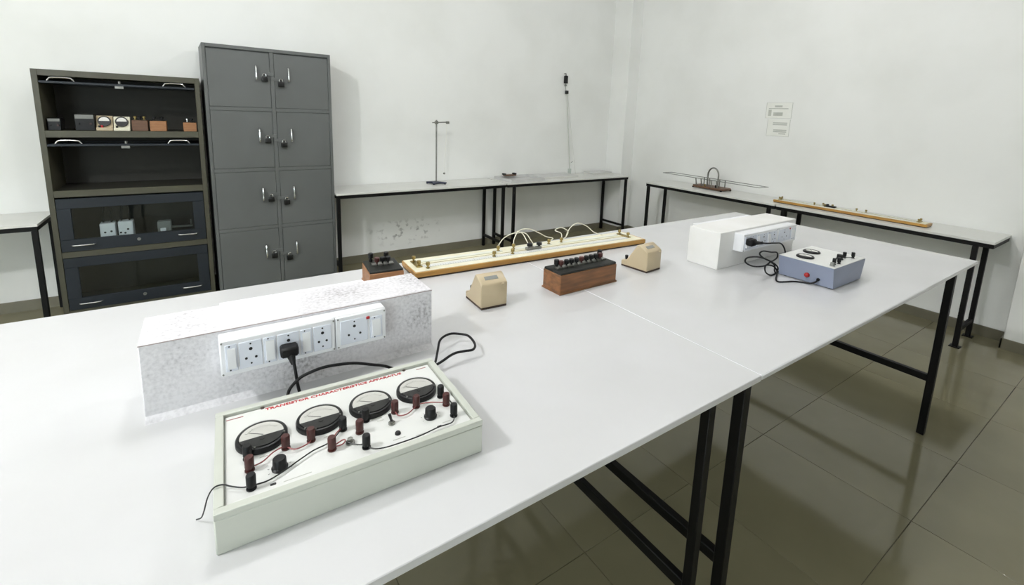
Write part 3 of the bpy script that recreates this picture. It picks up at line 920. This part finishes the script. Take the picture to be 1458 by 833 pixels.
# ------------------------------------------------------------------ resistance boxes
def resistance_box(loc, ang, L, W, H, label, wood, knobs, plugs):
    t = thing('resistance_box', loc, label, 'resistance box', ang)
    MB().box(0, L, 0, W, 0, H, wood, .002).box(-.003, L + .003, -.003, W + .003, 0, .006, wood, .001).build('case', t)
    MB().box(.002, L - .002, .002, W - .002, H - .001, H + .008, 'ebonite', .002).build('top_plate', t)
    n = plugs
    for r, y in enumerate((W * .50,)):
        for k in range(n):
            x = .03 + (L - .06) * k / (n - 1)
            MB().box(x - (L - .06) / (n - 1) * .42, x + (L - .06) / (n - 1) * .42, y - .011, y + .011, H + .007, H + .015, 'brass' if r else 'dull_steel', .001).build('contact_block', t)
            if k < n - 1:
                xx = x + (L - .06) / (n - 1) * .5
                MB().lathe([(.0032, 0), (.0036, .010), (.0085, .0105), (.0095, .014), (.0095, .024), (.007, .026)], (xx, y, H + .011), 'black_plastic' if k % 4 else 'maroon_plastic', 14).build('plug', t)
    for (x, y) in knobs:
        MB().lathe([(.007, 0), (.007, .008), (.0045, .009), (.0045, .013), (.0095, .014), (.0095, .030), (.007, .032)], (x, y, H + .008), 'black_plastic', 14).build('terminal', t)
    return t
resistance_box((1.016, 1.208, TT), .02, .284, .100, .072, 'reddish-brown wooden resistance box with black plugs in the middle of the table', 'wood_red', ((.03, .062), (.262, .075)), 10)
resistance_box((.450, 1.560, TT), -.10, .120, .140, .064, 'small brown resistance box with black top behind the scuffed plug box', 'wood_tan', ((.028, .122), (.084, .118)), 4)

# ------------------------------------------------------------------ beige desk galvanometers seen from behind
def galvanometer(loc, ang, w, d, H, label):
    """local: back face at y=0 looking to -Y, sloping dial side to +Y"""
    t = thing('galvanometer', loc, label, 'galvanometer', ang)
    prof = [(0, .006), (d, .006), (d, .026), (d * .80, .030), (d * .40, H), (d * .31, H), (d * .04, H - .020), (0, H - .026)]
    MB().prism(prof, -w / 2, w / 2, 'beige_paint', 'X', .003).build('case', t)
    MB().box(-w / 2 + .001, w / 2 - .001, .001, d - .001, 0, .007, 'dark_base', .001).build('base', t)
    # name plate on the chamfer at the top rear
    a = Vector((0, 0, H - .022)); b_ = Vector((0, d * .10, H))
    sl = math.atan2(.020, d * .27)
    MB().box(-w * .28, w * .22, -.0075, .0075, -.001, .0010, 'ink_grey', .0004, mtx=Matrix.Translation((0, d * .175, H - .010)) @ Matrix.Rotation(sl, 4, 'X')).build('name_plate', t)
    # sloping dial window on the far side
    n = Vector((0, H - .030, d * .40)).normalized()
    p0 = Vector((0, d * .80, .030)); p1 = Vector((0, d * .40, H)); u = (p1 - p0)
    q = MB()
    c0 = p0 + u * .30; c1 = p0 + u * .88
    poly = [c0 + Vector((-w * .38, 0, 0)), c0 + Vector((w * .38, 0, 0)), c1 + Vector((w * .38, 0, 0)), c1 + Vector((-w * .38, 0, 0))]
    i = q.mi('black_plastic')
    A = [q.bm.verts.new(v - n * .002) for v in poly]; B = [q.bm.verts.new(v + n * .0035) for v in poly]
    for k in range(4): q.bm.faces.new((A[k], A[(k + 1) % 4], B[(k + 1) % 4], B[k])).material_index = i
    q.bm.faces.new(A[::-1]).material_index = i; q.bm.faces.new(B).material_index = i
    dm = q.build('dial_frame', t)
    q = MB(); i = q.mi('dial_white')
    c0 = p0 + u * .48; c1 = p0 + u * .82
    poly = [c0 + Vector((-w * .30, 0, 0)), c0 + Vector((w * .30, 0, 0)), c1 + Vector((w * .30, 0, 0)), c1 + Vector((-w * .30, 0, 0))]
    A = [q.bm.verts.new(v + n * .001) for v in poly]; B = [q.bm.verts.new(v + n * .0042) for v in poly]
    for k in range(4): q.bm.faces.new((A[k], A[(k + 1) % 4], B[(k + 1) % 4], B[k])).material_index = i
    q.bm.faces.new(A[::-1]).material_index = i; q.bm.faces.new(B).material_index = i
    q.build('dial', dm)
    for x, m in ((-w * .30, 'black_plastic'), (w * .30, 'red_plastic')):
        MB().lathe([(.006, 0), (.006, .003), (.004, .004), (.004, .007), (.0068, .008), (.0068, .019), (.0055, .020)], (x, d * .90, .026), m, 12).build('terminal', t)
    MB().lathe([(.0045, 0), (.0045, .003), (.003, .004)], (w * .30, -.003, H * .74), 'beige_paint', 10).build('screw', t)
    return t
galvanometer((.757, 1.230, TT), -.06, .096, .122, .108, 'beige galvanometer standing in front of the metre bridge, back to the viewer')
galvanometer((1.533, 1.224, TT), .10, .100, .132, .110, 'beige galvanometer with a black terminal beside the reddish-brown resistance box')

# ------------------------------------------------------------------ blue instrument
def blue_kit():
    t = thing('blue_instrument', (1.985, .727, TT), 'blue-grey instrument with white top, two round meters and tangled black lead', 'instrument', 0.0)
    b = MB()
    L, W, H = .265, .212, .083
    bm_ = b.bm
    i = b.mi('blue_paint')
    lo = [(0, 0, .004), (.252, 0, .004), (.252, W - .004, .004), (0, W - .004, .004)]
    hi = [(.003, .008, H), (L + .022, .004, H), (L + .022, W + .004, H), (.0, W + .004, H)]
    A = [bm_.verts.new(v) for v in lo]; B = [bm_.verts.new(v) for v in hi]
    for k in range(4): bm_.faces.new((A[k], A[(k + 1) % 4], B[(k + 1) % 4], B[k])).material_index = i
    bm_.faces.new(A[::-1]).material_index = i; bm_.faces.new(B).material_index = i
    b.build('case', t)
    MB().box(.001, L + .022, .005, W + .004, H, H + .003, 'panel_white', .0012).build('panel', t)
    for (x, y) in ((.012, .012), (.225, .012), (.012, .185), (.225, .185)):
        MB().cyl((x, y, 0), (x, y, .005), .008, 'rubber', 12).build('foot', t)
    pz = H + .003
    for (mx, my) in ((.060, .140), (.165, .162)):
        mo = MB().lathe([(.0330, 0), (.0330, .005), (.0310, .0075), (.0245, .008), (.024, .006)], (mx, my, pz - .001), 'black_plastic', 32).build('meter', t)
        zt = pz + .0065
        d = MB()
        # this instrument is read from its left side: scale window towards +X
        pts = [(.0225 * math.sin(a), .0225 * math.cos(a)) for a in [-.75 + (math.pi + 1.0) * q / 20 for q in range(21)]]
        low = [(.0258 * math.sin(a), .0258 * math.cos(a)) for a in [math.pi + .27 + (math.pi - 1.04) * q / 14 for q in range(15)]]
        d.prism([(mx + x, my + y) for x, y in pts], zt - .002, zt, 'dial_white', 'Z'); d.build('dial', mo)
        MB().cyl((mx, my, zt + .0008), (mx + .014, my + .014, zt + .0008), .0004, 'hole_black', 5).build('needle', mo)
        c = MB(); c.prism([(mx + x, my + y) for x, y in low], zt - .002, zt + .0015, 'black_plastic', 'Z', .0005); c.build('lower_cover', mo)
    for (x, y, m) in ((.205, .052, 'black_plastic'), (.235, .032, 'black_plastic'), (.060, .032, 'black_plastic'), (.088, .026, 'black_plastic')):
        MB().lathe([(.007, 0), (.007, .002), (.0045, .003), (.0045, .006), (.0068, .007), (.0068, .024), (.0055, .025)], (x, y, pz), m, 14).build('terminal', t)
    MB().lathe([(.013, 0), (.0135, .003), (.011, .005), (.0105, .020), (.009, .021)], (.160, .052, pz), 'black_plastic', 20).build('knob', t)
    MB().lathe([(.009, 0), (.009, .003), (.0075, .005), (.007, .014)], (.030, .026, pz), 'ink_grey', 16).build('knob', t)
    MB().tube([(.160, .052, pz + .004), (.185, .040, pz + .008), (.215, .030, pz + .006), (.235, .032, pz + .004)], .0014, 'wire_black', 6, 4).build('wire', t)
    # left side: red lamp and lead entry
    MB().lathe([(.0100, 0), (.0100, -.004), (.0075, -.009), (.004, -.011)], (-.001, .098, .032), 'red_plastic', 16, 'X').build('indicator', t)
    MB().lathe([(.006, 0), (.006, -.005), (.004, -.006)], (-.0005, .055, .026), 'rubber', 12, 'X').build('grommet', t)
    def loc(q): return (q[0] - 1.985, q[1] - .727, q[2] - TT)
    P = [(1.935, 1.010, 1.040), (1.950, .985, 1.042), (1.991, .970, 1.041), (2.045, .970, 1.032), (2.083, .970, 1.002), (2.100, .968, .958), (2.080, .958, .922), (1.985, .944, .919), (1.988, .955, .925), (2.012, .968, .938), (1.976, .970, .961),
         (1.915, .970, .986), (1.878, .970, 1.010), (1.908, .972, 1.017), (1.978, .974, 1.002), (2.040, .980, .990), (2.060, .985, .965), (2.010, .975, .960), (1.956, .960, .967), (1.903, .955, .959), (1.815, .950, .971), (1.759, .950, .990), (1.746, .955, 1.004),
         (1.775, .960, 1.012), (1.861, .960, 1.001), (1.944, .955, .972), (2.000, .950, .940), (1.985, .945, .919), (1.927, .938, .919), (1.905, .950, .933), (1.920, .960, .956), (1.960, .950, .950), (1.985, .945, .930), (1.950, .925, .919),
         (1.905, .905, .9185), (1.875, .882, .9185), (1.900, .866, .9185), (1.935, .852, .9185), (1.958, .826, .9185), (1.962, .800, .922), (1.970, .784, .932), (1.982, .782, .940)]
    lead = MB().tube([loc(q) for q in P], .0032, 'rubber', 8, 5).build('mains_lead', t)
    pl = MB()
    a = loc((1.905, 1.020, 1.022)); c_ = loc((1.945, 1.0515, 1.052))
    pl.box(a[0], c_[0], a[1], c_[1], a[2], c_[2], 'rubber', .005)
    pl.cyl(loc((1.926, 1.022, 1.038)), loc((1.944, .994, 1.041)), .010, 'rubber', 12, .0045)
    pl.build('plug', lead)
blue_kit()

# ------------------------------------------------------------------ things on the wall benches
# pendulum stand
t = thing('pendulum_stand', (2.005, 4.480, BT), 'steel rod stand with short clamp arm and hanging bob on the bench', 'stand', .15)
MB().prism([(-.085, .045), (-.075, .075), (-.02, .065), (.03, .045), (.055, -.03), (.075, -.085), (.045, -.095), (.010, -.04), (-.02, -.045), (-.060, -.075), (-.085, -.060), (-.045, 0)], .006, .022, 'stand_blue', 'Z', .003).build('base', t)
for (x, y) in ((-.075, .058), (.055, -.082), (-.068, -.062)):
    MB().cyl((x, y, 0), (x, y, .008), .008, 'rubber', 12).build('foot', t)
MB().cyl((0, 0, .015), (0, 0, .660), .0072, 'dull_steel', 14).build('rod', t)
MB().cyl((-.048, 0, .632), (.150, 0, .640), .0055, 'dull_steel', 12).build('clamp_arm', t)
MB().box(-.016, .016, -.012, .012, .618, .650, 'dull_steel', .003).cyl((0, -.012, .634), (0, -.035, .634), .006, 'dull_steel', 10).build('boss_head', t)
MB().box(.120, .152, -.012, .012, .622, .648, 'dull_steel', .003).build('thread_grip', t)
MB().cyl((.098, 0, .112), (.128, 0, .624), .0009, 'wire_white', 5).build('thread', t)
MB().lathe([(.002, .092), (.009, .095), (.0125, .103), (.009, .111), (.002, .114)], (.098, 0, 0), 'dull_steel', 16).build('bob', t)

# slim glass tube hanging in front of the back wall
t = thing('hanging_tube', (3.87, 4.655, BT), 'slim pale tube with black top fittings hanging on the back wall', 'tube')
MB().cyl((-.045, .034, 1.270), (-.045, -.004, 1.272), .004, 'dull_steel', 8).build('nail', t)
MB().box(-.062, -.014, -.016, .016, 1.150, 1.245, 'black_plastic', .005).cyl((-.038, 0, 1.245), (-.044, 0, 1.275), .005, 'black_plastic', 8).build('top_clip', t)
MB().box(-.054, -.026, -.010, .010, 1.118, 1.138, 'ink_grey', .003).cyl((-.04, 0, 1.138), (-.04, 0, 1.152), .004, 'dull_steel', 8).build('coupling', t)
MB().box(-.036, .006, -.014, .014, 1.022, 1.064, 'black_plastic', .004).cyl((-.030, 0, 1.062), (-.038, 0, 1.120), .003, 'dull_steel', 8).build('lower_clip', t)
MB().cyl((-.012, 0, 1.024), (.082, -.02, .070), .0062, 'tube_pale', 12).build('tube', t)
MB().cyl((.002, .004, 1.024), (.186, -.02, .004), .0018, 'tube_pale', 6).build('side_thread', t)
MB().box(.064, .100, -.036, -.004, .002, .072, 'clear_glass', .004).cyl((.100, -.02, .150), (.122, -.03, .165), .004, 'ink_grey', 8).build('end_fitting', t)

# trays on the corner bench
t = thing('shallow_tray', (3.02, 4.43, BT), 'shallow pale tray on the corner bench holding a brown slide', 'tray', .02)
b = MB().box(-.235, .235, -.19, .17, 0, .004, 'grey_plate', .001)
for q in ((-.235, .235, -.19, -.184), (-.235, .235, .164, .17), (-.235, -.229, -.184, .164), (.229, .235, -.184, .164)):
    b.box(q[0], q[1], q[2], q[3], .003, .034, 'grey_plate', .001)
b.build('tray', t)
t = thing('wooden_slide', (2.965, 4.55, BT + .0345), 'brown wooden slide with black ends lying on the shallow tray', 'slide', .02)
MB().box(-.075, .075, -.032, .032, .0, .014, 'wood_dark', .002).build('body', t)
for x in (-.078, .066):
    MB().box(x - .016, x + .016, -.026, .026, .012, .030, 'black_plastic', .003).build('end_block', t)
t = thing('glass_slab', (3.585, 4.515, BT), 'flat pale slab beside the shallow tray on the corner bench', 'slab', .01)
MB().box(-.30, .30, -.14, .14, 0, .020, 'bench_laminate', .003).box(-.295, .295, -.135, .135, .019, .022, 'grey_plate', .001).build('slab', t)
t = thing('white_box', (4.40, 4.575, BT), 'low white box on the corner bench near the column', 'box', 0)
MB().box(-.17, .17, -.09, .09, 0, .018, 'bench_laminate', .003).box(-.173, .173, -.093, .093, .012, .024, 'grey_plate', .003).build('box', t)

# circular coil with long arms (right wall bench)
t = thing('coil_apparatus', (4.685, 3.040, BT), 'upright coil on a wooden base with two long steel arms', 'apparatus', -.06)
MB().prism([(-.075, .20), (.055, .20), (.085, .17), (.085, -.17), (.055, -.20), (-.075, -.20), (-.105, -.17), (-.105, .17)], .008, .030, 'wood_dark', 'Z', .003).build('base', t)
for (x, y) in ((-.09, .18), (.07, .18), (-.09, -.18), (.07, -.18)):
    MB().cyl((x, y, 0), (x, y, .014), .012, 'black_plastic', 12).build('foot', t)
coil = []
for k in range(25):
    a = math.pi * k / 24
    coil.append((.0, .068 * math.cos(a), .150 + .085 * math.sin(a)))
coil = [(0, .066, .028), (0, .068, .09)] + coil + [(0, -.068, .09), (0, -.066, .028)]
MB().tube(coil, .0085, 'dull_steel', 10, 1).build('coil', t)
for x in (-.110, .040):
    b = MB().box(x - .005, x + .005, -.62, .62, .108, .114, 'dull_steel', .001)
    b.build('arm', t)
for y in (-.622, .612):
    MB().box(-.115, .045, y, y + .010, .108, .114, 'dull_steel', .001).build('cross_bar', t)
for y in (-.13, -.06, .07, .14):
    for x in (-.098, .040):
        MB().cyl((x if x > 0 else -.09, y, .028), (x if x > 0 else -.110, y, .110), .006, 'dull_steel', 10).build('post', t)
MB().cyl((-.075, -.10, .028), (-.075, -.10, .060), .009, 'black_plastic', 12).build('terminal', t)
MB().cyl((-.075, .04, .028), (-.075, .04, .052), .009, 'brass', 12).build('terminal', t)

# second bridge board (right wall bench)
rb, _ = bridge((4.505, 2.262, BT), -math.pi / 2 - .004, 1.165, .125, 'long honey-coloured wooden bridge board on the bench along the right wall', 'metre_bridge', True)
t = thing('sliding_contact', (4.555, 1.79, BT + .031), 'small black sliding contact on the right-hand bridge board', 'jockey', 0)
MB().box(-.02, .02, -.045, .045, 0, .014, 'black_plastic', .003).build('arm', t)
MB().lathe([(.012, 0), (.012, .010), (.009, .012)], (0, .02, .013), 'black_plastic', 14).build('knob', t)

# ------------------------------------------------------------------ paper notices on the right wall
def notice(y0, y1, z0, z1, label, lines):
    t = thing('paper_notice', (XR - .001, (y0 + y1) / 2, (z0 + z1) / 2), label, 'notice')
    hw, hh = (y1 - y0) / 2, (z1 - z0) / 2
    MB().box(-.003, .0, -hw, hw, -hh, hh, 'paper', .0005).build('sheet', t)
    b = MB()
    for (a, c, e, f) in lines:
        b.box(-.0036, -.0028, hw - 2 * hw * c, hw - 2 * hw * a, hh - 2 * hh * f, hh - 2 * hh * e, 'ink_pale')
    b.build('print', t)
notice(2.362, 2.622, 1.600, 1.757, 'upper of two paper notices on the right wall, with a dark headline', ((.0, 1., .0, .012), (.0, 1., .985, 1.), (.985, 1., 0., 1.), (.0, .012, 0., 1.), (.10, .85, .36, .41), (.33, .62, .18, .30), (.10, .22, .46, .86), (.30, .66, .62, .84)))
notice(2.366, 2.592, 1.420, 1.590, 'lower of two paper notices on the right wall, with faint lines', ((.0, 1., .985, 1.), (.985, 1., 0., 1.), (.0, .012, 0., 1.), (.25, .88, .18, .24), (.25, .88, .28, .34), (.30, .88, .60, .66), (.30, .88, .70, .76), (.55, .85, .82, .87)))
